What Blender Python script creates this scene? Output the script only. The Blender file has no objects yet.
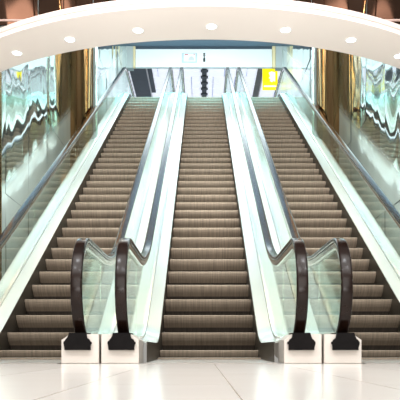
import bpy, bmesh, math, random
from mathutils import Vector, noise
random.seed(7)
scene = bpy.context.scene
COL = scene.collection
PI = math.pi

# ------------------------------------------------------------------ camera
F = 674.0                    # focal length in pixels of the 400 px frame
EYE = 0.115                  # the photographer crouches: lens close to the floor
cam_d = bpy.data.cameras.new('camera')
cam_d.sensor_width = 36.0
cam_d.lens = F / 400.0 * 36.0
cam_d.shift_x = -2.3 / 400.0
cam_d.shift_y = 148.0 / 400.0
cam_d.clip_start = 0.02
cam_d.clip_end = 200
cam = bpy.data.objects.new('camera', cam_d)
cam.location = (0, 0, EYE)
cam.rotation_euler = (PI / 2, 0, 0)
COL.objects.link(cam)
scene.camera = cam
scene.view_settings.view_transform = 'Standard'
scene.view_settings.look = 'None'
scene.view_settings.exposure = 0.0
scene.cycles.max_bounces = 12
scene.cycles.glossy_bounces = 6
scene.cycles.transparent_max_bounces = 24
scene.cycles.sample_clamp_indirect = 6.0
scene.cycles.caustics_reflective = False
scene.cycles.caustics_refractive = False
try:
    scene.cycles.use_denoising = True
except Exception:
    pass

# --------------------------------------------------------------- materials
def nt(name):
    m = bpy.data.materials.new(name)
    m.use_nodes = True
    t = m.node_tree
    b = t.nodes['Principled BSDF']
    return m, t, b

def setv(b, **kw):
    names = {'color': 'Base Color', 'metal': 'Metallic', 'rough': 'Roughness', 'coat': 'Coat Weight',
             'coat_rough': 'Coat Roughness', 'emit': 'Emission Color', 'emit_s': 'Emission Strength', 'spec': 'Specular IOR Level'}
    for k, v in kw.items():
        b.inputs[names[k]].default_value = (*v, 1) if isinstance(v, tuple) else v

def mat(name, color, rough=0.5, metal=0.0, var=0.06, scale=6.0, stretch=(1, 1, 1), bump=0.0, bump_dist=0.01, **kw):
    """principled material whose colour is gently varied by a world-space noise"""
    m, t, b = nt(name)
    setv(b, color=color, rough=rough, metal=metal, **kw)
    g = t.nodes.new('ShaderNodeNewGeometry')
    mp = t.nodes.new('ShaderNodeMapping')
    mp.inputs['Scale'].default_value = stretch
    n = t.nodes.new('ShaderNodeTexNoise')
    n.inputs['Scale'].default_value = scale
    n.inputs['Detail'].default_value = 3
    r = t.nodes.new('ShaderNodeValToRGB')
    lo = tuple(max(0, c * (1 - var)) for c in color)
    hi = tuple(min(1, c * (1 + var)) for c in color)
    r.color_ramp.elements[0].color = (*lo, 1)
    r.color_ramp.elements[1].color = (*hi, 1)
    r.color_ramp.elements[0].position = 0.3
    r.color_ramp.elements[1].position = 0.7
    L = t.links.new
    L(g.outputs['Position'], mp.inputs['Vector'])
    L(mp.outputs['Vector'], n.inputs['Vector'])
    L(n.outputs['Fac'], r.inputs['Fac'])
    L(r.outputs['Color'], b.inputs['Base Color'])
    if bump:
        bp = t.nodes.new('ShaderNodeBump')
        bp.inputs['Strength'].default_value = bump
        bp.inputs['Distance'].default_value = bump_dist
        L(n.outputs['Fac'], bp.inputs['Height'])
        L(bp.outputs['Normal'], b.inputs['Normal'])
    return m

M = {}
M['step'] = mat('ribbed_step_metal', (0.275, 0.218, 0.162), 0.5, 0.35, var=0.22, scale=1.0, stretch=(75, 2.0, 3.0), bump=0.25, bump_dist=0.004)
M['tread_shade'] = mat('tread_and_riser_shade', (0.07, 0.058, 0.048), 0.5, 0.4, var=0.3, scale=1.0, stretch=(90, 3, 3))  # dark treads; also paints the shade on the lower risers
M['skirt'] = mat('skirt_steel', (0.06, 0.05, 0.038), 0.4, 0.5, var=0.12, scale=2)
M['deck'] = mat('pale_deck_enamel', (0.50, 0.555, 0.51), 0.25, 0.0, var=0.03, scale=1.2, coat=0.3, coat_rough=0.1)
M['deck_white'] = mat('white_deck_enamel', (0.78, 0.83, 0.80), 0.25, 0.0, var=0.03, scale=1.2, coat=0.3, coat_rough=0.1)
M['steel'] = mat('brushed_steel', (0.72, 0.70, 0.67), 0.28, 1.0, var=0.06, scale=3, stretch=(1, 1, 30))
M['newel'] = mat('newel_white_steel', (0.62, 0.57, 0.52), 0.4, 0.1, var=0.04, scale=4)
M['chrome'] = mat('chrome', (0.86, 0.87, 0.86), 0.08, 1.0, var=0.03, scale=3)
M['guide'] = mat('handrail_guide_steel', (0.50, 0.47, 0.43), 0.2, 1.0, var=0.06, scale=3)
M['rubber'] = mat('handrail_rubber', (0.010, 0.0045, 0.003), 0.2, 0.0, var=0.25, scale=9, spec=0.22)
M['black'] = mat('black_boot_plastic', (0.006, 0.005, 0.005), 0.8, 0.0, var=0.2, scale=20, spec=0.1)
M['plate'] = mat('landing_plate_metal', (0.42, 0.38, 0.35), 0.4, 0.7, var=0.1, scale=1, stretch=(60, 6, 1))
M['soffit'] = mat('canopy_plaster', (0.95, 0.875, 0.82), 0.6, 0.0, var=0.015, scale=0.8)
M['fascia'] = mat('canopy_fascia', (0.74, 0.62, 0.57), 0.5, 0.0, var=0.02, scale=2)
M['beam'] = mat('beam_pale_blue', (0.86, 0.94, 0.95), 0.5, 0.0, var=0.02, scale=0.6)
M['cream'] = mat('cream_trim', (0.80, 0.70, 0.42), 0.5, 0.0, var=0.04, scale=3)
M['ceil'] = mat('well_ceiling_slate', (0.16, 0.25, 0.34), 0.6, 0.0, var=0.05, scale=0.5)
M['rail_strip'] = mat('pink_brown_strip', (0.42, 0.30, 0.26), 0.5, 0.0)
M['joint'] = mat('joint_dark', (0.03, 0.045, 0.05), 0.6, 0.0)
M['white'] = mat('white_board', (0.90, 0.92, 0.93), 0.35, 0.0, var=0.01)
M['ink'] = mat('black_ink', (0.012, 0.02, 0.022), 0.5, 0.0)
M['red'] = mat('red_ink', (0.55, 0.05, 0.08), 0.5, 0.0)
M['greyink'] = mat('grey_ink', (0.62, 0.68, 0.68), 0.5, 0.0)
M['yellow'] = mat('yellow_panel_glow', (0.95, 0.80, 0.01), 0.4, 0.0, var=0.03, emit=(1.0, 0.85, 0.0), emit_s=0.9)  # emission added to lift the sign's brightness
M['sign_white'] = mat('white_panel_glow', (0.95, 0.95, 0.92), 0.4, 0.0, var=0.01, emit=(1.0, 1.0, 0.96), emit_s=0.8)  # white paint with added glow, keeps emblem and caption from going grey
M['darkteal'] = mat('dark_teal_duct', (0.015, 0.03, 0.04), 0.3, 0.0, var=0.3, scale=3)
M['brownstrip'] = mat('brown_grey_strip', (0.16, 0.15, 0.13), 0.35, 0.3, var=0.2, scale=2)
M['ironrib'] = mat('iron_grey', (0.07, 0.075, 0.085), 0.4, 0.4, var=0.2, scale=4)
M['bronze'] = mat('polished_bronze', (0.34, 0.175, 0.08), 0.13, 1.0, var=0.4, scale=1.0, stretch=(9, 9, 0.5), bump=0.15, bump_dist=0.02)
M['hallback'] = mat('hall_wall', (0.75, 0.78, 0.86), 0.6, 0.0, var=0.05, scale=0.5)
M['slab'] = mat('upper_slab', (0.45, 0.52, 0.52), 0.5, 0.0, var=0.04, scale=1)

def mirror_mat(name, color, rough, var=0.06, metal=1.0):
    return mat(name, color, rough, metal, var=var, scale=0.9, stretch=(1, 1.0, 1.4))
M['mirror'] = mirror_mat('polished_wall_steel', (0.78, 0.90, 0.875), 0.045, metal=0.82)
def wall_mix():
    # polished steel above; satin pale panels along the incline
    m = M['mirror']; t = m.node_tree; b = t.nodes['Principled BSDF']
    g = t.nodes.new('ShaderNodeNewGeometry'); sp = t.nodes.new('ShaderNodeSeparateXYZ')
    t.links.new(g.outputs['Position'], sp.inputs[0])
    a = t.nodes.new('ShaderNodeMath'); a.operation = 'MULTIPLY_ADD'
    a.inputs[1].default_value = -math.tan(math.radians(30)); a.inputs[2].default_value = 3.825 - 0.85
    t.links.new(sp.outputs['Y'], a.inputs[0])
    d = t.nodes.new('ShaderNodeMath'); d.operation = 'ADD'
    t.links.new(a.outputs[0], d.inputs[0]); t.links.new(sp.outputs['Z'], d.inputs[1])
    for sock, lo, hi in (('Metallic', 0.30, 0.96), ('Roughness', 0.12, 0.04)):
        r = t.nodes.new('ShaderNodeMapRange')
        r.inputs['From Min'].default_value = -0.12; r.inputs['From Max'].default_value = 0.12
        r.inputs['To Min'].default_value = lo; r.inputs['To Max'].default_value = hi
        t.links.new(d.outputs[0], r.inputs['Value']); t.links.new(r.outputs['Result'], b.inputs[sock])
wall_mix()
M['bronzewall'] = mirror_mat('bronze_mirror_panel', (0.13, 0.065, 0.042), 0.10, 0.5)

m, t, b = nt('glass_sheet')
t.nodes.remove(b)
tr = t.nodes.new('ShaderNodeBsdfTransparent')
tr.inputs['Color'].default_value = (0.95, 0.978, 0.955, 1)
gl = t.nodes.new('ShaderNodeBsdfGlossy')
gl.inputs['Roughness'].default_value = 0.03
gl.inputs['Color'].default_value = (0.9, 1.0, 0.97, 1)
gg = t.nodes.new('ShaderNodeNewGeometry')
dt = t.nodes.new('ShaderNodeVectorMath'); dt.operation = 'DOT_PRODUCT'
t.links.new(gg.outputs['Normal'], dt.inputs[0]); t.links.new(gg.outputs['Incoming'], dt.inputs[1])
def mth(op, a, b_=None):
    n_ = t.nodes.new('ShaderNodeMath'); n_.operation = op
    for i_, v_ in enumerate((a, b_)):
        if v_ is None: continue
        if isinstance(v_, (int, float)): n_.inputs[i_].default_value = v_
        else: t.links.new(v_, n_.inputs[i_])
    return n_.outputs[0]
ab = mth('ABSOLUTE', dt.outputs['Value'])
sch = mth('ADD', mth('MULTIPLY', mth('POWER', mth('SUBTRACT', 1.0, ab), 5.0), 0.60), 0.035)
mx = t.nodes.new('ShaderNodeMixShader')
t.links.new(sch, mx.inputs[0])
t.links.new(tr.outputs[0], mx.inputs[1])
t.links.new(gl.outputs[0], mx.inputs[2])
t.links.new(mx.outputs[0], t.nodes['Material Output'].inputs['Surface'])
M['glass'] = m

m, t, b = nt('lamp_lens')
setv(b, color=(1, 1, 1), emit=(1.0, 0.95, 0.88), emit_s=9.0)
M['lens'] = m
m, t, b = nt('luminous_ceiling')
setv(b, color=(0.85, 0.86, 0.93), rough=0.5, emit=(0.88, 0.90, 1.0), emit_s=0.72)
M['lumi'] = m
M['bluejoint'] = mat('blue_joint', (0.16, 0.22, 0.42), 0.5, 0.0)

# polished cream stone floor with tile joints
m, t, b = nt('cream_stone_tiles')
g = t.nodes.new('ShaderNodeNewGeometry')
sp = t.nodes.new('ShaderNodeSeparateXYZ')
cb = t.nodes.new('ShaderNodeCombineXYZ')
ax = t.nodes.new('ShaderNodeMath'); ax.operation = 'ADD'; ax.inputs[1].default_value = -0.088 + 9.2
ay = t.nodes.new('ShaderNodeMath'); ay.operation = 'ADD'; ay.inputs[1].default_value = -2.1 + 9.2
br = t.nodes.new('ShaderNodeTexBrick')
br.offset = 0.5
br.inputs['Scale'].default_value = 1.0
br.inputs['Brick Width'].default_value = 1.84
br.inputs['Row Height'].default_value = 0.46
br.inputs['Mortar Size'].default_value = 0.0022
br.inputs['Mortar Smooth'].default_value = 0.2
br.inputs['Color1'].default_value = (0.75, 0.705, 0.66, 1)
br.inputs['Color2'].default_value = (0.78, 0.74, 0.70, 1)
br.inputs['Mortar'].default_value = (0.46, 0.40, 0.35, 1)
nz = t.nodes.new('ShaderNodeTexNoise'); nz.inputs['Scale'].default_value = 3.0; nz.inputs['Detail'].default_value = 5
mixc = t.nodes.new('ShaderNodeMix'); mixc.data_type = 'RGBA'; mixc.blend_type = 'MULTIPLY'
mixc.inputs['Factor'].default_value = 0.25
rr = t.nodes.new('ShaderNodeValToRGB')
rr.color_ramp.elements[0].color = (0.75, 0.68, 0.60, 1); rr.color_ramp.elements[1].color = (1, 1, 1, 1)
L = t.links.new
L(g.outputs['Position'], sp.inputs[0]); L(sp.outputs['X'], ax.inputs[0]); L(sp.outputs['Y'], ay.inputs[0])
L(ay.outputs[0], cb.inputs['X']); L(ax.outputs[0], cb.inputs['Y']); L(cb.outputs[0], br.inputs['Vector'])
L(g.outputs['Position'], nz.inputs['Vector']); L(nz.outputs['Fac'], rr.inputs['Fac'])
L(br.outputs['Color'], mixc.inputs[6]); L(rr.outputs['Color'], mixc.inputs[7]); L(mixc.outputs[2], b.inputs['Base Color'])
setv(b, rough=0.16, spec=0.35)
M['floor'] = m

# ------------------------------------------------------------------ helpers
def new_obj(name, bm, m, parent=None, smooth=False, loc=None):
    me = bpy.data.meshes.new(name)
    bmesh.ops.recalc_face_normals(bm, faces=bm.faces[:])
    if smooth:
        for f in bm.faces:
            f.smooth = True
    bm.to_mesh(me); bm.free()
    for x in (m if isinstance(m, list) else [m]):
        me.materials.append(x)
    if smooth == 'auto':
        try:
            me.set_sharp_from_angle(angle=math.radians(38))
        except Exception:
            pass
    o = bpy.data.objects.new(name, me)
    COL.objects.link(o)
    if parent:
        o.parent = parent
    if loc:
        o.location = loc
    return o

def thing(name, label, cat, loc=(0, 0, 0), group=None):
    o = bpy.data.objects.new(name, None)
    o.empty_display_size = 0.2
    COL.objects.link(o)
    o.location = loc
    return tag(o, label, cat, group)

def tag(o, label, cat, group=None):
    o['label'] = label; o['category'] = cat
    if group:
        o['group'] = group
    return o

def structure(o, label=None):
    o['kind'] = 'structure'
    if label:
        o['label'] = label
    return o

def box(bm, x0, x1, y0, y1, z0, z1, mi=0, bev=0.0):
    vs = [bm.verts.new(p) for p in ((x0, y0, z0), (x1, y0, z0), (x1, y1, z0), (x0, y1, z0),
                                    (x0, y0, z1), (x1, y0, z1), (x1, y1, z1), (x0, y1, z1))]
    fs = [bm.faces.new([vs[i] for i in q]) for q in ((0, 3, 2, 1), (4, 5, 6, 7), (0, 1, 5, 4), (1, 2, 6, 5), (2, 3, 7, 6), (3, 0, 4, 7))]
    for f in fs:
        f.material_index = mi
    if bev:
        es = list({e for f in fs for e in f.edges})
        bmesh.ops.bevel(bm, geom=es, offset=bev, segments=2, affect='EDGES', profile=0.5)

def prism_x(bm, pts, x0, x1):
    """polygon given as (y, z) extruded along x"""
    a = [bm.verts.new((x0, y, z)) for y, z in pts]
    b_ = [bm.verts.new((x1, y, z)) for y, z in pts]
    n = len(pts)
    bm.faces.new(a); bm.faces.new(list(reversed(b_)))
    for i in range(n):
        bm.faces.new((a[i], b_[i], b_[(i + 1) % n], a[(i + 1) % n]))

def prism_y(bm, pts, y0, y1):
    """polygon given as (x, z) extruded along y"""
    a = [bm.verts.new((x, y0, z)) for x, z in pts]
    b_ = [bm.verts.new((x, y1, z)) for x, z in pts]
    n = len(pts)
    bm.faces.new(a); bm.faces.new(list(reversed(b_)))
    for i in range(n):
        bm.faces.new((a[i], b_[i], b_[(i + 1) % n], a[(i + 1) % n]))

def loft(bm, rings, closed=True, caps=True):
    vr = [[bm.verts.new(p) for p in r] for r in rings]
    n = len(rings[0])
    rng = n if closed else n - 1
    for i in range(len(vr) - 1):
        for j in range(rng):
            k = (j + 1) % n
            bm.faces.new((vr[i][j], vr[i][k], vr[i + 1][k], vr[i + 1][j]))
    if caps and closed:
        bm.faces.new(list(reversed(vr[0]))); bm.faces.new(vr[-1])

def cyl_between(bm, p, q, r, seg=16, r2=None):
    p, q = Vector(p), Vector(q)
    d = (q - p).normalized()
    u = d.orthogonal().normalized(); v = d.cross(u)
    r2 = r if r2 is None else r2
    loft(bm, [[tuple(c + (u * math.cos(a) + v * math.sin(a)) * rad) for a in [2 * PI * k / seg for k in range(seg)]] for c, rad in ((p, r), (q, r2))])

# --------------------------------------------------- the escalator's side view
SL = math.tan(math.radians(30.0))
LOW = 3.825                       # nosing line: z = SL * y - LOW
Z_TOP = 7.30
Y_NEWEL, Y_END = 4.93, 21.9

def profile(c_flat, c_inc, r_low, r_up, y0, y1, n=10):
    """flat - curve - incline - curve - flat, as (y, z) points"""
    zl, zu = c_flat, Z_TOP + c_flat
    ya = (zl + LOW - c_inc) / SL
    yb = (zu + LOW - c_inc) / SL
    th = math.radians(30.0)
    tl, tu = r_low * math.tan(th / 2), r_up * math.tan(th / 2)
    pts = [(y0, zl)]
    for k in range(n + 1):
        a = th * k / n
        pts.append((ya - tl + r_low * math.sin(a), zl + r_low * (1 - math.cos(a))))
    m_ = 24
    p0 = pts[-1]
    p1 = (yb - tu * math.cos(th), zu - tu * math.sin(th))
    for k in range(1, m_):
        f = k / m_
        pts.append((p0[0] + (p1[0] - p0[0]) * f, p0[1] + (p1[1] - p0[1]) * f))
    for k in range(n + 1):
        a = th * (1 - k / n)
        pts.append((yb + tu - r_up * math.sin(a), zu - r_up * (1 - math.cos(a))))
    pts.append((y1, zu))
    return pts

def z_at(pts, y):
    if y <= pts[0][0]:
        return pts[0][1]
    for (a, b_) in zip(pts, pts[1:]):
        if a[0] <= y <= b_[0]:
            f = (y - a[0]) / max(1e-9, b_[0] - a[0])
            return a[1] + (b_[1] - a[1]) * f
    return pts[-1][1]

def sweep_band(name, prof_lo, prof_hi, x0, x1, m, parent, ylim=None, thick=0.012):
    """a band whose two long edges follow two side profiles at x0 and x1"""
    ys = sorted({round(p[0], 4) for p in prof_lo} | {round(p[0], 4) for p in prof_hi})
    if ylim:
        ys = [y for y in ys if ylim[0] < y < ylim[1]]
        ys = [ylim[0]] + ys + [ylim[1]]
    rings = []
    for y in ys:
        a, b_ = z_at(prof_lo, y), z_at(prof_hi, y)
        dx, dz = x1 - x0, b_ - a
        l = math.hypot(dx, dz) or 1
        nx, nz_ = -dz / l * thick, dx / l * thick
        if nz_ > 0:
            nx, nz_ = -nx, -nz_
        rings.append([(x0, y, a), (x1, y, b_), (x1 + nx, y, b_ + nz_), (x0 + nx, y, a + nz_)])
    bm = bmesh.new()
    loft(bm, rings)
    return new_obj(name, bm, m, parent)

HX = 0.655                        # handrail centre from the escalator's axis
RAIL_FLAT, RAIL_INC = 0.945, 0.835
ARC_R, ARC_Y, ARC_Z = 0.385, 5.245, 0.56
rail_prof = profile(RAIL_FLAT, RAIL_INC, 2.7, 1.6, ARC_Y, Y_END - 0.4)
deck_prof = profile(0.205, 0.15, 1.2, 1.6, Y_NEWEL, Y_END)
deck_in_prof = profile(0.165, 0.115, 1.2, 1.6, Y_NEWEL, Y_END)
base_prof = profile(-0.25, -0.30, 1.2, 1.6, Y_NEWEL, Y_END)
clad_prof = profile(0.0, -0.95, 1.6, 1.6, Y_NEWEL, Y_END)

# handrail centre line, in order: lower return, newel arc, run, upper newel arc
rail_path = []
for k in range(0, 25):
    a = math.radians(-112 - 158 * k / 24)     # from beneath, round the front, to the top
    rail_path.append((ARC_Y + ARC_R * math.cos(a), ARC_Z + ARC_R * math.sin(a)))
rail_path += rail_prof[1:]
zc = Z_TOP + RAIL_FLAT - ARC_R
for k in range(1, 25):
    a = math.radians(90 - 145 * k / 24)
    rail_path.append((Y_END - 0.4 + ARC_R * math.cos(a), zc + ARC_R * math.sin(a)))

def sweep_yz(bm, path, section):
    """sweep a closed section (x, n) along a (y, z) path; n points outward (up on the run)"""
    rings = []
    for i, (y, z) in enumerate(path):
        a = path[max(0, i - 1)]; c = path[min(len(path) - 1, i + 1)]
        ty, tz = c[0] - a[0], c[1] - a[1]
        l = math.hypot(ty, tz)
        ny, nz_ = -tz / l, ty / l
        rings.append([(x, y + ny * n, z + nz_ * n) for x, n in section])
    loft(bm, rings)

def rr_section(hw, lo, hi, r, seg=5):
    pts = []
    for cx, cz, a0 in ((hw - r, hi - r, 0), (-(hw - r), hi - r, 90), (-(hw - r), lo + r, 180), (hw - r, lo + r, 270)):
        for k in range(seg):
            a = math.radians(a0 + 90 * k / (seg - 1))
            pts.append((cx + r * math.cos(a), cz + r * math.sin(a)))
    return pts

def make_escalator(label, x):
    root = thing('escalator', label, 'escalator', (x, 0, 0), 'escalators rising side by side')
    # ---- steps (one mesh shared by all of them)
    bm = bmesh.new()
    prof = [(0.006, 0.0), (0.0, -0.008), (0.003, -0.028), (0.013, -0.055), (0.030, -0.082), (0.054, -0.108), (0.084, -0.135), (0.118, -0.168), (0.150, -0.205), (0.150, -0.235), (0.42, -0.235), (0.42, 0.0)]
    n_ribs = 0
    prism_x(bm, prof, -0.494, 0.494)
    bm.normal_update()
    for f in bm.faces:
        c = f.calc_center_median()
        f.material_index = 1 if (c.z > -0.001 or c.z < -0.14 or c.y > 0.3) else 0  # lower riser gets the dark tread colour as painted shade
    first = new_obj('step', bm, [M['step'], M['tread_shade']], root)
    spots = [(6.42, 0.022), (6.764, 0.092)]
    for n in range(0, 36):
        y = 7.11 + 0.3464 * n
        spots.append((y, SL * y - LOW - 0.0015))
    spots += [(19.60, 7.30), (20.02, 7.30)]
    for i, (y, z) in enumerate(spots):
        o = first if i == 0 else first.copy()
        if i:
            COL.objects.link(o); o.parent = root
        o.location = (0, y, z)
    # ---- landing and comb plates
    bm = bmesh.new(); box(bm, -0.495, 0.495, 4.94, 6.05, -0.02, 0.004)
    new_obj('landing_plate', bm, M['plate'], root)
    bm = bmesh.new(); box(bm, -0.495, 0.495, 6.055, 6.30, -0.02, 0.007)
    for k in range(49):
        xx = -0.485 + k * 0.0202
        box(bm, xx - 0.004, xx + 0.004, 6.30, 6.40, -0.01, 0.006)
    new_obj('comb_plate', bm, M['plate'], root)
    bm = bmesh.new(); box(bm, -0.495, 0.495, 20.45, Y_END, 7.25, 7.304)
    new_obj('landing_plate', bm, M['plate'], root)
    for s in (-1, 1):
        # skirt beside the steps, inner deck, outer deck
        sweep_band('skirt_panel', base_prof, deck_in_prof, s * 0.5, s * 0.5, M['skirt'], root, (5.3, Y_END - 0.4), 0.004)
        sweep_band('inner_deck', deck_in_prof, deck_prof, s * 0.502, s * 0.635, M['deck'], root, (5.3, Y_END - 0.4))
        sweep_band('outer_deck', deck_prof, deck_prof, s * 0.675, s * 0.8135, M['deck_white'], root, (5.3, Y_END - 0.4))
        sweep_band('side_cladding', clad_prof, deck_prof, s * 0.812, s * 0.812, M['newel'], root, (5.3, Y_END - 0.4), 0.003)
        # slim steel channel holding the glass
        bm = bmesh.new()
        pth = [(y, z_at(deck_prof, y)) for y in sorted({p[0] for p in deck_prof}) if 5.35 < y < Y_END - 0.45]
        sweep_yz(bm, pth, [(s * HX - 0.018, -0.03), (s * HX + 0.018, -0.03), (s * HX + 0.018, 0.022), (s * HX - 0.018, 0.022)])
        new_obj('glass_channel', bm, M['steel'], root)
        # handrail and its bright guide
        bm = bmesh.new()
        sec = [(s * HX + a, b_) for a, b_ in rr_section(0.043, -0.014, 0.022, 0.016)]
        sweep_yz(bm, rail_path, sec)
        rail = new_obj('handrail', bm, M['rubber'], root, smooth='auto')
        bm = bmesh.new()
        sec = [(s * HX + a, b_) for a, b_ in rr_section(0.030, -0.066, -0.0135, 0.010, 3)]
        sweep_yz(bm, rail_path[2:-2], sec)
        new_obj('handrail_guide', bm, M['guide'], rail, smooth='auto')
        # glass panes
        cuts = [4.99, 6.02] + [6.02 + 1.45 * k for k in range(1, 11)] + [21.75]
        for ya, yb in zip(cuts, cuts[1:]):
            bm = bmesh.new()
            n = 14
            rings = []
            for k in range(n + 1):
                f = k / n
                if ya < 5:
                    f = f ** 1.6
                y = ya + 0.003 + (yb - ya - 0.006) * f
                lo = z_at(deck_prof, y) + 0.012
                hi = z_at(rail_prof, y) - 0.055
                gr = ARC_R - 0.055
                if y < ARC_Y:
                    h = math.sqrt(max(0, gr * gr - (ARC_Y - y) ** 2))
                    hi = ARC_Z + h
                    lo = max(lo, ARC_Z - h)
                if y > Y_END - 0.4:
                    h = math.sqrt(max(0, gr * gr - (y - Y_END + 0.4) ** 2))
                    hi = zc + h
                    lo = max(lo, zc - h)
                rings.append([(s * HX - 0.005, y, lo), (s * HX + 0.005, y, lo), (s * HX + 0.005, y, hi), (s * HX - 0.005, y, hi)])
            loft(bm, rings)
            new_obj('glass_pane', bm, M['glass'], root)
        # newel base: a white steel box with a chamfered inner corner, and the black handrail boot
        def base_poly(zb):
            return [(s * 0.532, zb), (s * 0.806, zb), (s * 0.806, zb + 0.215), (s * 0.592, zb + 0.215), (s * 0.532, zb + 0.172)]
        for y0, y1, zb in ((Y_NEWEL, 5.32, 0.001), (Y_END - 0.42, Y_END, Z_TOP + 0.001)):
            bm = bmesh.new()
            prism_y(bm, base_poly(zb), y0, y1)
            es = [e for e in bm.edges if abs(e.verts[0].co.y - y0) < 1e-5 and abs(e.verts[1].co.y - y0) < 1e-5]
            bmesh.ops.bevel(bm, geom=es, offset=0.004, segments=2, affect='EDGES')
            nb = new_obj('newel_base', bm, M['newel'], root)
            if zb > 1:
                continue
            bm = bmesh.new()
            pts = [(-0.092, 0.100), (0.092, 0.100), (0.092, 0.142), (0.100, 0.142), (0.100, 0.160), (0.092, 0.160), (0.086, 0.176), (0.068, 0.188),
                   (0.062, 0.226), (-0.062, 0.226), (-0.068, 0.188), (-0.086, 0.176), (-0.092, 0.160), (-0.100, 0.160), (-0.100, 0.142), (-0.092, 0.142)]
            prism_y(bm, [(s * HX + a, b_) for a, b_ in pts], Y_NEWEL - 0.045, Y_NEWEL + 0.20)
            es = [e for e in bm.edges if e.verts[0].co.y < Y_NEWEL - 0.04 and e.verts[1].co.y < Y_NEWEL - 0.04]
            bmesh.ops.bevel(bm, geom=es, offset=0.005, segments=2, affect='EDGES')
            new_obj('handrail_boot', bm, M['black'], nb)
    return root

PITCH, X0 = 1.63, 0.067
mid = make_escalator('middle escalator of three, seen straight on between the two pairs of dark newels', X0)

def copy_tree(o, parent=None):
    c = o.copy(); COL.objects.link(c)
    if parent:
        c.parent = parent
    for ch in list(o.children):
        copy_tree(ch, c)
    return c
left = copy_tree(mid); left.location.x = X0 - PITCH
left['label'] = 'left escalator of three, running up beside the left mirrored wall'
right = copy_tree(mid); right.location.x = X0 + PITCH
right['label'] = 'right escalator of three, running up beside the right mirrored wall'

# ------------------------------------------------------------------ setting
bm = bmesh.new()
XL, XR = X0 - PITCH - 0.815, X0 + PITCH + 0.815
box(bm, -7, 7, -5, 4.925, -0.12, 0.0)
box(bm, -7, XL, 4.925, 8.5, -0.12, 0.0)
box(bm, XR, 7, 4.925, 8.5, -0.12, 0.0)
structure(new_obj('floor', bm, M['floor']), 'polished cream stone floor in front of the escalators')
bm = bmesh.new()
box(bm, -8, 8, Y_END + 0.002, 37, 7.0, 7.30)
structure(new_obj('floor_upper', bm, M['slab']))

WALL_L, WALL_R, WY0, WY1, WTOP = -2.72, 2.86, 8.55, 24.6, 10.86

def mirror_wall(name, xw, sgn, seed):
    bm = bmesh.new()
    ys = [WY0]
    y = 9.28
    while y < WY1 - 0.3:
        ys.append(y); y += 1.22
    ys.append(WY1)
    zs = [0.0, 0.4, 2.24, 4.08, 5.92, 7.76, 9.60, WTOP]
    rnd = random.Random(seed)
    for ya, yb in zip(ys, ys[1:]):
        for za, zb in zip(zs, zs[1:]):
            ty, tz, ph = rnd.uniform(-0.006, 0.006), rnd.uniform(-0.004, 0.004), rnd.uniform(0, 50)
            ny = max(2, int((yb - ya) / 0.07)); nz_ = max(2, int((zb - za) / 0.10))
            grid = []
            for i in range(ny + 1):
                row = []
                for j in range(nz_ + 1):
                    yy = ya + 0.006 + (yb - ya - 0.012) * i / ny
                    zz = za + 0.005 + (zb - za - 0.010) * j / nz_
                    d = 0.013 * noise.noise((yy * 1.5, zz * 0.8, ph)) + 0.0022 * noise.noise((yy * 4.6, zz * 2.2, ph + 9)) + 0.012 * noise.noise((yy * 0.5, zz * 0.4, seed))
                    d += ty * (yy - (ya + yb) / 2) + tz * (zz - (za + zb) / 2)
                    row.append(bm.verts.new((xw + sgn * (0.012 + d), yy, zz)))
                grid.append(row)
            for i in range(ny):
                for j in range(nz_):
                    f = bm.faces.new((grid[i][j], grid[i + 1][j], grid[i + 1][j + 1], grid[i][j + 1]))
                    f.smooth = True
    box(bm, xw - sgn * 0.16, xw - sgn * 0.03, WY0, WY1, 0, WTOP, 1)
    return structure(new_obj(name, bm, [M['mirror'], M['joint']]))
mirror_wall('wall_left', WALL_L, 1, 3)
mirror_wall('wall_right', WALL_R, -1, 11)

# plain lobby walls to either side, outside the frame of the mirrored well
for nm, xa, xb in (('wall_lobby_left', -7.0, WALL_L - 0.17), ('wall_lobby_right', WALL_R + 0.17, 7.0)):
    bm = bmesh.new()
    box(bm, xa, xb, 8.5, 8.7, 0.0, WTOP)
    structure(new_obj(nm, bm, M['soffit']))

# bronze columns standing against the mirrored walls
def column(label, x, y, s, r=0.29, strips=True):
    t_ = thing('bronze_column', label, 'column', (x, y, 0), 'bronze columns along the mirrored walls')
    bm = bmesh.new()
    seg = 48
    rings = []
    for z in (0.0, 3.0, 6.0, 9.0, WTOP):
        rings.append([(r * math.cos(2 * PI * k / seg), r * math.sin(2 * PI * k / seg), z) for k in range(seg)])
    loft(bm, rings)
    new_obj('shaft', bm, M['bronze'], t_, smooth='auto')
    if strips:
        for dx, dy, rr_ in ((s * 0.31, 0.14, 0.08),):
            bm = bmesh.new()
            cyl_between(bm, (dx, dy, 0), (dx, dy, WTOP), rr_, 20)
            new_obj('edge_tube', bm, M['chrome'], t_, smooth='auto')
    return t_
column('thick polished bronze column against the left mirrored wall, well back from the frame edge', -2.60, 14.1, 1)
column('thick polished bronze column against the right mirrored wall', 2.74, 14.3, -1)
column('slim bronze column cut by the left edge of the photo, beside the mirrored wall', -2.74, 8.86, 1, 0.10, False)

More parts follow.
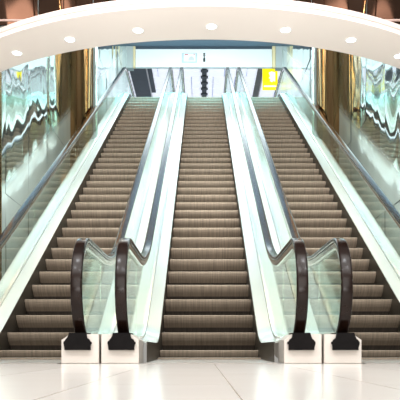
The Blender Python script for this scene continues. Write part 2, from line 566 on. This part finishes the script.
# curved canopy over the foot of the escalators
CZ = EYE + 3.40
NEAR_Y, FAR_Y = 6.68, 7.43
R_N = 3.98
CY_N = NEAR_Y + R_N
R_F = 4.03
CY_F = FAR_Y + R_F
CXC = 0.02
def arc_pt(r, cy, x):
    return cy - math.sqrt(max(0.0, r * r - x * x))
bm = bmesh.new()
rings = []
NSEG = 60
for k in range(NSEG + 1):
    x = -3.3 + 6.6 * k / NSEG
    yn, yf = arc_pt(R_N, CY_N, x), arc_pt(R_F, CY_F, x)
    rings.append([(x + CXC, yn, CZ + 0.025), (x + CXC, yn + 0.02, CZ), (x + CXC, yf, CZ), (x + CXC, yf + 0.02, CZ + 0.03), (x + CXC, yf + 0.02, CZ + 0.085), (x + CXC, yn + 0.03, CZ + 0.085), (x + CXC, yn, CZ + 0.075)])
loft(bm, rings)
structure(new_obj('ceiling_canopy', bm, M['soffit'], smooth='auto'), 'curved pinkish white canopy over the escalators with recessed lights')
# slim rolled edge along the front
bm = bmesh.new()
rings = []
for k in range(NSEG + 1):
    x = -3.3 + 6.6 * k / NSEG
    yn = arc_pt(R_N, CY_N, x)
    rings.append([(x + CXC, yn - 0.022, CZ + 0.036), (x + CXC, yn - 0.002, CZ + 0.03), (x + CXC, yn - 0.002, CZ + 0.09), (x + CXC, yn - 0.022, CZ + 0.084)])
loft(bm, rings)
structure(new_obj('trim_1', bm, M['fascia'], smooth='auto'))

def ray_to(px, py, z):
    d = F * (z - EYE) / (348.0 - py)
    return ((px - 202.3) * d / F, d)

lights_lbl = [(17, 53, 'round recessed downlight nearest the left edge of the curved canopy'),
              (70, 39.5, 'round recessed downlight second from the left end of the canopy'),
              (138, 30.5, 'round recessed downlight in the canopy above the left pair of newels'),
              (211.5, 26.5, 'round recessed downlight at the middle of the canopy'),
              (285.5, 30, 'round recessed downlight in the canopy above the right pair of newels'),
              (351, 40, 'round recessed downlight second from the right end of the canopy'),
              (399, 56, 'round recessed downlight cut by the right edge of the photo')]
for px, py, lb in lights_lbl:
    x, y = ray_to(px, py, CZ)
    t_ = thing('recessed_downlight', lb, 'ceiling light', (x, y, CZ), 'recessed downlights in the curved canopy')
    bm = bmesh.new()
    seg = 28
    prof = [(0.050, -0.0005), (0.053, -0.006), (0.062, -0.005), (0.066, -0.0005)]
    vr = [[bm.verts.new((r * math.cos(2 * PI * k / seg), r * math.sin(2 * PI * k / seg), z)) for k in range(seg)] for r, z in prof]
    for i in range(3):
        for k in range(seg):
            bm.faces.new((vr[i][k], vr[i][(k + 1) % seg], vr[i + 1][(k + 1) % seg], vr[i + 1][k]))
    new_obj('bezel', bm, M['white'], t_, smooth=True)
    bm = bmesh.new()
    c = bm.verts.new((0, 0, -0.012))
    r1 = [bm.verts.new((0.052 * math.cos(2 * PI * k / seg), 0.052 * math.sin(2 * PI * k / seg), -0.002)) for k in range(seg)]
    for k in range(seg):
        bm.faces.new((c, r1[k], r1[(k + 1) % seg]))
    new_obj('lens', bm, M['lens'], t_, smooth=True)

# steel hanger rods on the canopy edge, tilted outward
for px, py, tilt, lb in ((61.5, 19, -0.02, 'leaning slim metal rod on the canopy edge, farthest left of four'),
                         (134.8, 9.5, -0.10, 'leaning slim metal rod on the canopy edge above the left bronze newels'),
                         (289.5, 10, -0.03, 'leaning slim metal rod on the canopy edge above the right pair of newels'),
                         (362.5, 20, 0.03, 'leaning slim metal rod on the canopy edge, farthest right of four')):
    x, y = ray_to(px, py, CZ + 0.09)
    t_ = thing('canopy_rod', lb, 'support rod', (x, y, CZ + 0.09), 'leaning slim metal rods on the canopy edge')
    bm = bmesh.new()
    cyl_between(bm, (0, -0.02, 0.0), (tilt * 0.9, -0.32, 0.75), 0.019, 14)
    new_obj('rod', bm, M['bronze'], t_, smooth='auto')
    bm = bmesh.new()
    box(bm, -0.028, 0.028, -0.045, 0.05, -0.012, 0.010, 0, 0.003)
    box(bm, -0.023, 0.023, -0.045, 0.01, 0.010, 0.05, 0, 0.004)
    new_obj('foot_clamp', bm, M['steel'], t_)

# bronze mirrored wall standing on the canopy
bm = bmesh.new()
YB = 7.40
xs = [-4.2 + 0.6 * k for k in range(15)]
for xa, xb in zip(xs, xs[1:]):
    n, nz_ = 14, 14
    ph = random.uniform(0, 60)
    grid = []
    for i in range(n + 1):
        row = []
        for j in range(nz_ + 1):
            u = i / n
            xx = xa + 0.004 + (xb - xa - 0.008) * u
            zz = CZ + 0.10 + (WTOP - CZ - 0.10) * (j / nz_) ** 1.6
            bow = -0.10 * math.sin(PI * u) + 0.04 * noise.noise((xx * 3.5, zz * 0.7, ph))
            row.append(bm.verts.new((xx, YB + bow, zz)))
        grid.append(row)
    for i in range(n):
        for j in range(nz_):
            f = bm.faces.new((grid[i][j], grid[i + 1][j], grid[i + 1][j + 1], grid[i][j + 1])); f.smooth = True
box(bm, -4.2, 4.2, YB + 0.05, YB + 0.09, CZ + 0.09, WTOP, 1)
structure(new_obj('wall_front', bm, [M['bronzewall'], M['slab']]), 'dark bronze mirrored wall above the canopy')
bm = bmesh.new()
box(bm, -4.2, 4.2, YB - 0.16, YB - 0.14, CZ + 0.117, CZ + 0.132)
structure(new_obj('trim_2', bm, M['rail_strip']))

# ceiling of the escalator well, beam and hall beyond
bm = bmesh.new()
box(bm, -4.2, 4.2, YB + 0.1, 24.0, WTOP, WTOP + 0.15)
structure(new_obj('ceiling_well', bm, M['ceil']))
BY = 24.0
HZ = 11.25
def zy(py, d):
    return EYE + (348.0 - py) * d / F
def xx_(px, d):
    return (px - 202.3) * d / F
bm = bmesh.new()
box(bm, xx_(135.5, BY), xx_(272, BY), BY, BY + 0.12, zy(65.5, BY), zy(49, BY), 0, 0.01)
box(bm, xx_(135.5, BY), xx_(272, BY), BY - 0.03, BY + 0.10, zy(67.6, BY), zy(65.7, BY), 0, 0.01)
structure(new_obj('trim_3', bm, M['beam']), 'pale blue beam spanning the top of the escalators')
for k, (a, b_) in enumerate(((133.2, 135.3), (272.3, 275.5))):
    bm = bmesh.new()
    box(bm, xx_(a, BY), xx_(b_, BY), BY - 0.02, BY + 0.12, zy(67.6, BY), WTOP, 0, 0.01)
    structure(new_obj('trim_%d' % (4 + k), bm, M['cream']))
bm = bmesh.new()
box(bm, WALL_L, xx_(133.0, BY), BY, BY + 0.3, zy(67.6, BY), WTOP, 0)
box(bm, xx_(275.8, BY), WALL_R, BY, BY + 0.3, zy(67.6, BY), WTOP, 0)
structure(new_obj('trim_6', bm, M['slab']))

bm = bmesh.new()
box(bm, WALL_L, WALL_R, BY + 0.55, BY + 0.6, zy(52, BY), HZ + 0.1)
structure(new_obj('trim_7', bm, M['ceil']))
# information board on the beam
fy = BY - 0.035
t_ = thing('information_board', 'white information board with small red heading, on the pale blue beam', 'sign', (xx_(189.5, BY), BY - 0.001, zy(58, BY)))
px_ = BY / F
w, h = 15.0 * px_ / 2, 9.6 * px_ / 2
bm = bmesh.new(); box(bm, -w, w, -0.03, 0, -h, h, 0, 0.008)
new_obj('frame', bm, mat('board_frame', (0.55, 0.70, 0.74), 0.4), t_)
bm = bmesh.new(); box(bm, -w * 0.76, w * 0.80, -0.034, -0.026, -h * 0.80, h * 0.84, 0)
new_obj('board', bm, M['white'], t_)
bm = bmesh.new()
for a, b_ in ((-0.60, -0.46), (-0.43, -0.33), (-0.30, -0.20)):
    box(bm, a * w, b_ * w, -0.0375, -0.0335, h * 0.50, h * 0.70)
box(bm, w * 0.56, w * 0.68, -0.0375, -0.0335, h * 0.56, h * 0.74)
new_obj('heading', bm, M['red'], t_)
bm = bmesh.new()
pts = [(w * 0.25 + w * 0.40 * math.cos(a), -h * 0.62 + h * 0.85 * math.sin(a)) for a in [PI * k / 16 for k in range(17)]]
prism_y(bm, pts, -0.0375, -0.0335)
new_obj('picture', bm, M['greyink'], t_)

# black pictogram
t_ = thing('pictogram', 'small black figure pictogram on the pale blue beam, right of the board', 'sign', (xx_(204.2, BY), BY - 0.001, zy(57.5, BY)))
bm = bmesh.new()
seg = 16
r = 0.035
pts = [(r * math.cos(2 * PI * k / seg), 0.125 + r * math.sin(2 * PI * k / seg)) for k in range(seg)]
prism_y(bm, pts, -0.012, 0)
new_obj('head', bm, M['ink'], t_)
bm = bmesh.new()
prism_y(bm, [(-0.04, 0.08), (0.04, 0.08), (0.012, 0.02), (0.035, -0.03), (0.04, -0.155), (-0.035, -0.155), (-0.04, -0.06), (-0.012, 0.01)], -0.012, 0)
new_obj('figure', bm, M['ink'], t_)

# luminous slatted ceiling of the hall behind the beam
HZ = 11.25
bm = bmesh.new()
y = 24.6
while y < 34:
    x = -5.4 + (0.45 if int(y * 10) % 2 else 0)
    while x < 5.2:
        box(bm, x + 0.014, x + 0.90 - 0.014, y + 0.03, y + 0.62 - 0.03, HZ, HZ + 0.03, 0)
        x += 0.90
    y += 0.62
box(bm, -6, 6, 24.5, 34.5, HZ + 0.03, HZ + 0.10, 1)
structure(new_obj('ceiling_hall', bm, [M['lumi'], M['bluejoint']]), 'bright white panelled ceiling beyond the beam')
bm = bmesh.new(); box(bm, -6, 6, 34.0, 34.2, 7.3, HZ)
structure(new_obj('wall_back', bm, M['hallback']))

def strip_on_ceiling(name, label, cat, p_far, p_near, width_px, m, depth=0.05, group=None):
    return None
# dark duct on the left
d_near, d_far = F * (HZ - EYE) / 280.0, F * (HZ - EYE) / 252.5
t_ = thing('ceiling_duct', 'wide dark teal ceiling duct behind the left end of the beam', 'duct', (xx_(143, 28), 0, HZ))
ox = xx_(143, 28)
bm = bmesh.new(); box(bm, -0.44, 0.22, d_near - 1.0, d_far, -0.10, -0.001, 0, 0.01)
new_obj('casing', bm, M['darkteal'], t_)
bm = bmesh.new(); box(bm, 0.235, 0.275, d_near - 1.0, d_far + 0.1, -0.10, -0.001)
new_obj('edge_strip', bm, M['steel'], t_)
bm = bmesh.new(); box(bm, 0.28, 0.46, d_near - 1.0, d_far - 0.5, -0.07, -0.001, 0, 0.01)
new_obj('side_casing', bm, M['darkteal'], t_)
# ribbed track in the middle
t_ = thing('ceiling_track', 'dark grey ribbed ceiling track behind the middle of the beam', 'ceiling track', (xx_(204.3, 28), 0, HZ))
bm = bmesh.new(); box(bm, -0.10, 0.10, d_near - 1.0, d_far + 0.3, -0.05, -0.001)
new_obj('channel', bm, M['ironrib'], t_)
y = d_near - 0.6
while y < d_far + 0.3:
    bm = bmesh.new(); box(bm, -0.155, 0.155, y, y + 0.22, -0.085, -0.045, 0, 0.01)
    new_obj('rib', bm, M['ironrib'], t_)
    y += 0.62
# grey-brown strip on the right
t_ = thing('ceiling_rail', 'narrow grey brown ceiling rail beside the yellow sign', 'ceiling rail', (xx_(258.5, 28), 0, HZ))
bm = bmesh.new(); box(bm, -0.13, 0.10, d_near - 1.0, d_far + 0.3, -0.07, -0.001, 0, 0.01)
new_obj('channel', bm, M['brownstrip'], t_)
bm = bmesh.new(); box(bm, 0.11, 0.15, d_near - 1.0, d_far + 0.3, -0.07, -0.001)
new_obj('edge_strip', bm, M['steel'], t_)
# yellow hanging sign
SD = 25.4
t_ = thing('yellow_sign', 'bright yellow hanging sign with white emblem under the right end of the beam', 'sign', (xx_(270, SD), SD, zy(78.5, SD)))
q = SD / F
bm = bmesh.new(); box(bm, -7.5 * q, 7.5 * q, -0.05, 0.05, -11.5 * q, 12.5 * q, 0, 0.02)
new_obj('panel', bm, M['yellow'], t_)
bm = bmesh.new()
prism_y(bm, [(0.2 * q, 5.2 * q), (3.0 * q, 6.4 * q), (6.6 * q, 5.6 * q), (6.6 * q, -3.6 * q), (4.6 * q, -3.0 * q), (3.6 * q, -4.2 * q), (1.4 * q, -3.2 * q), (1.9 * q, -1.2 * q), (0.2 * q, 0.0), (1.6 * q, 1.6 * q)], -0.060, -0.048)
new_obj('emblem', bm, M['sign_white'], t_, loc=(-1.6 * q, 0, 0))
bm = bmesh.new(); box(bm, -6.2 * q, 6.0 * q, -0.058, -0.048, -8.9 * q, -7.7 * q)
new_obj('caption_bar', bm, M['sign_white'], t_)
bm = bmesh.new()
for dx in (-0.2, 0.2):
    cyl_between(bm, (dx, 0, 11 * q), (dx, 0, HZ - zy(78.5, SD)), 0.008, 8)
new_obj('hanger', bm, M['steel'], t_)

# ------------------------------------------------------------------ lights
def area(name, loc, rot, sx, sy, power, color, spread=180):
    d = bpy.data.lights.new(name, 'AREA')
    d.shape = 'RECTANGLE'; d.size = sx; d.size_y = sy
    d.energy = power; d.color = color; d.spread = math.radians(spread)
    o = bpy.data.objects.new(name, d)
    o.location = loc; o.rotation_euler = rot
    COL.objects.link(o)
    return o
area('well_light_lower', (0.07, 10.4, 10.7), (0, 0, 0), 4.6, 3.0, 200, (0.93, 1.0, 0.98))
area('warm_step_fill', (0.07, 13.2, 10.7), (math.radians(22), 0, 0), 4.8, 1.5, 260, (1.0, 0.80, 0.50))  # added unseen warm lamp, gilds the upper risers
area('top_step_teal_fill', (0.07, 18.0, 8.5), (math.radians(24), 0, 0), 4.6, 0.3, 125, (0.06, 0.80, 1.0), 90)  # added unseen lamp in mid-air, tints the top few steps teal
area('upper_rail_fill', (0.07, 20.3, 10.7), (0, 0, 0), 4.8, 3.0, 260, (0.85, 0.98, 1.0))  # added unseen panel, brightens reflections on the upper handrails
area('beam_fill', (0.07, 16.0, 10.2), (math.radians(95), 0, 0), 4.5, 0.8, 560, (0.88, 0.98, 1.0))  # added unseen lamp to brighten the beam face
area('wall_step_fill', (0.07, 8.7, 4.6), (math.radians(25), 0, 0), 5.0, 0.8, 190, (0.95, 1.0, 0.97))  # added lamp hidden behind the canopy, lifts walls and lower steps
area('lobby_light', (0.0, 2.2, 4.6), (math.radians(34), 0, 0), 7.0, 4.0, 400, (1.0, 0.95, 0.91))
area('lobby_wash', (0.0, -4.5, 3.0), (math.radians(80), 0, 0), 8.0, 3.5, 340, (1.0, 0.94, 0.89))
area('soffit_fill', (0.0, -0.8, 0.7), (math.radians(115), 0, 0), 5.0, 1.0, 130, (1.0, 0.95, 0.92), 56)  # added unseen lamp behind the camera, brightens the canopy soffit
for k, (lx, ly) in enumerate(((-2.2, 1.2), (-0.7, 0.6), (0.8, 0.6), (2.3, 1.2), (-1.5, 3.0), (1.6, 3.0))):
    area('lobby_downlight', (lx, ly, 4.5), (math.radians(8), 0, 0), 0.28, 0.28, 26, (0.92, 0.96, 1.0))

w_ = bpy.data.worlds.new('world'); scene.world = w_
w_.use_nodes = True
t = w_.node_tree
bg = t.nodes['Background']
tc = t.nodes.new('ShaderNodeTexCoord')
sp = t.nodes.new('ShaderNodeSeparateXYZ')
rp = t.nodes.new('ShaderNodeValToRGB')
rp.color_ramp.elements[0].position = 0.30; rp.color_ramp.elements[0].color = (0.55, 0.45, 0.36, 1)
rp.color_ramp.elements[1].position = 0.75; rp.color_ramp.elements[1].color = (0.85, 0.93, 0.93, 1)
mr = t.nodes.new('ShaderNodeMapRange')
mr.inputs['From Min'].default_value = -1; mr.inputs['From Max'].default_value = 1
t.links.new(tc.outputs['Generated'], sp.inputs[0])
t.links.new(sp.outputs['Z'], mr.inputs['Value'])
t.links.new(mr.outputs['Result'], rp.inputs['Fac'])
t.links.new(rp.outputs['Color'], bg.inputs['Color'])
bg.inputs['Strength'].default_value = 0.55
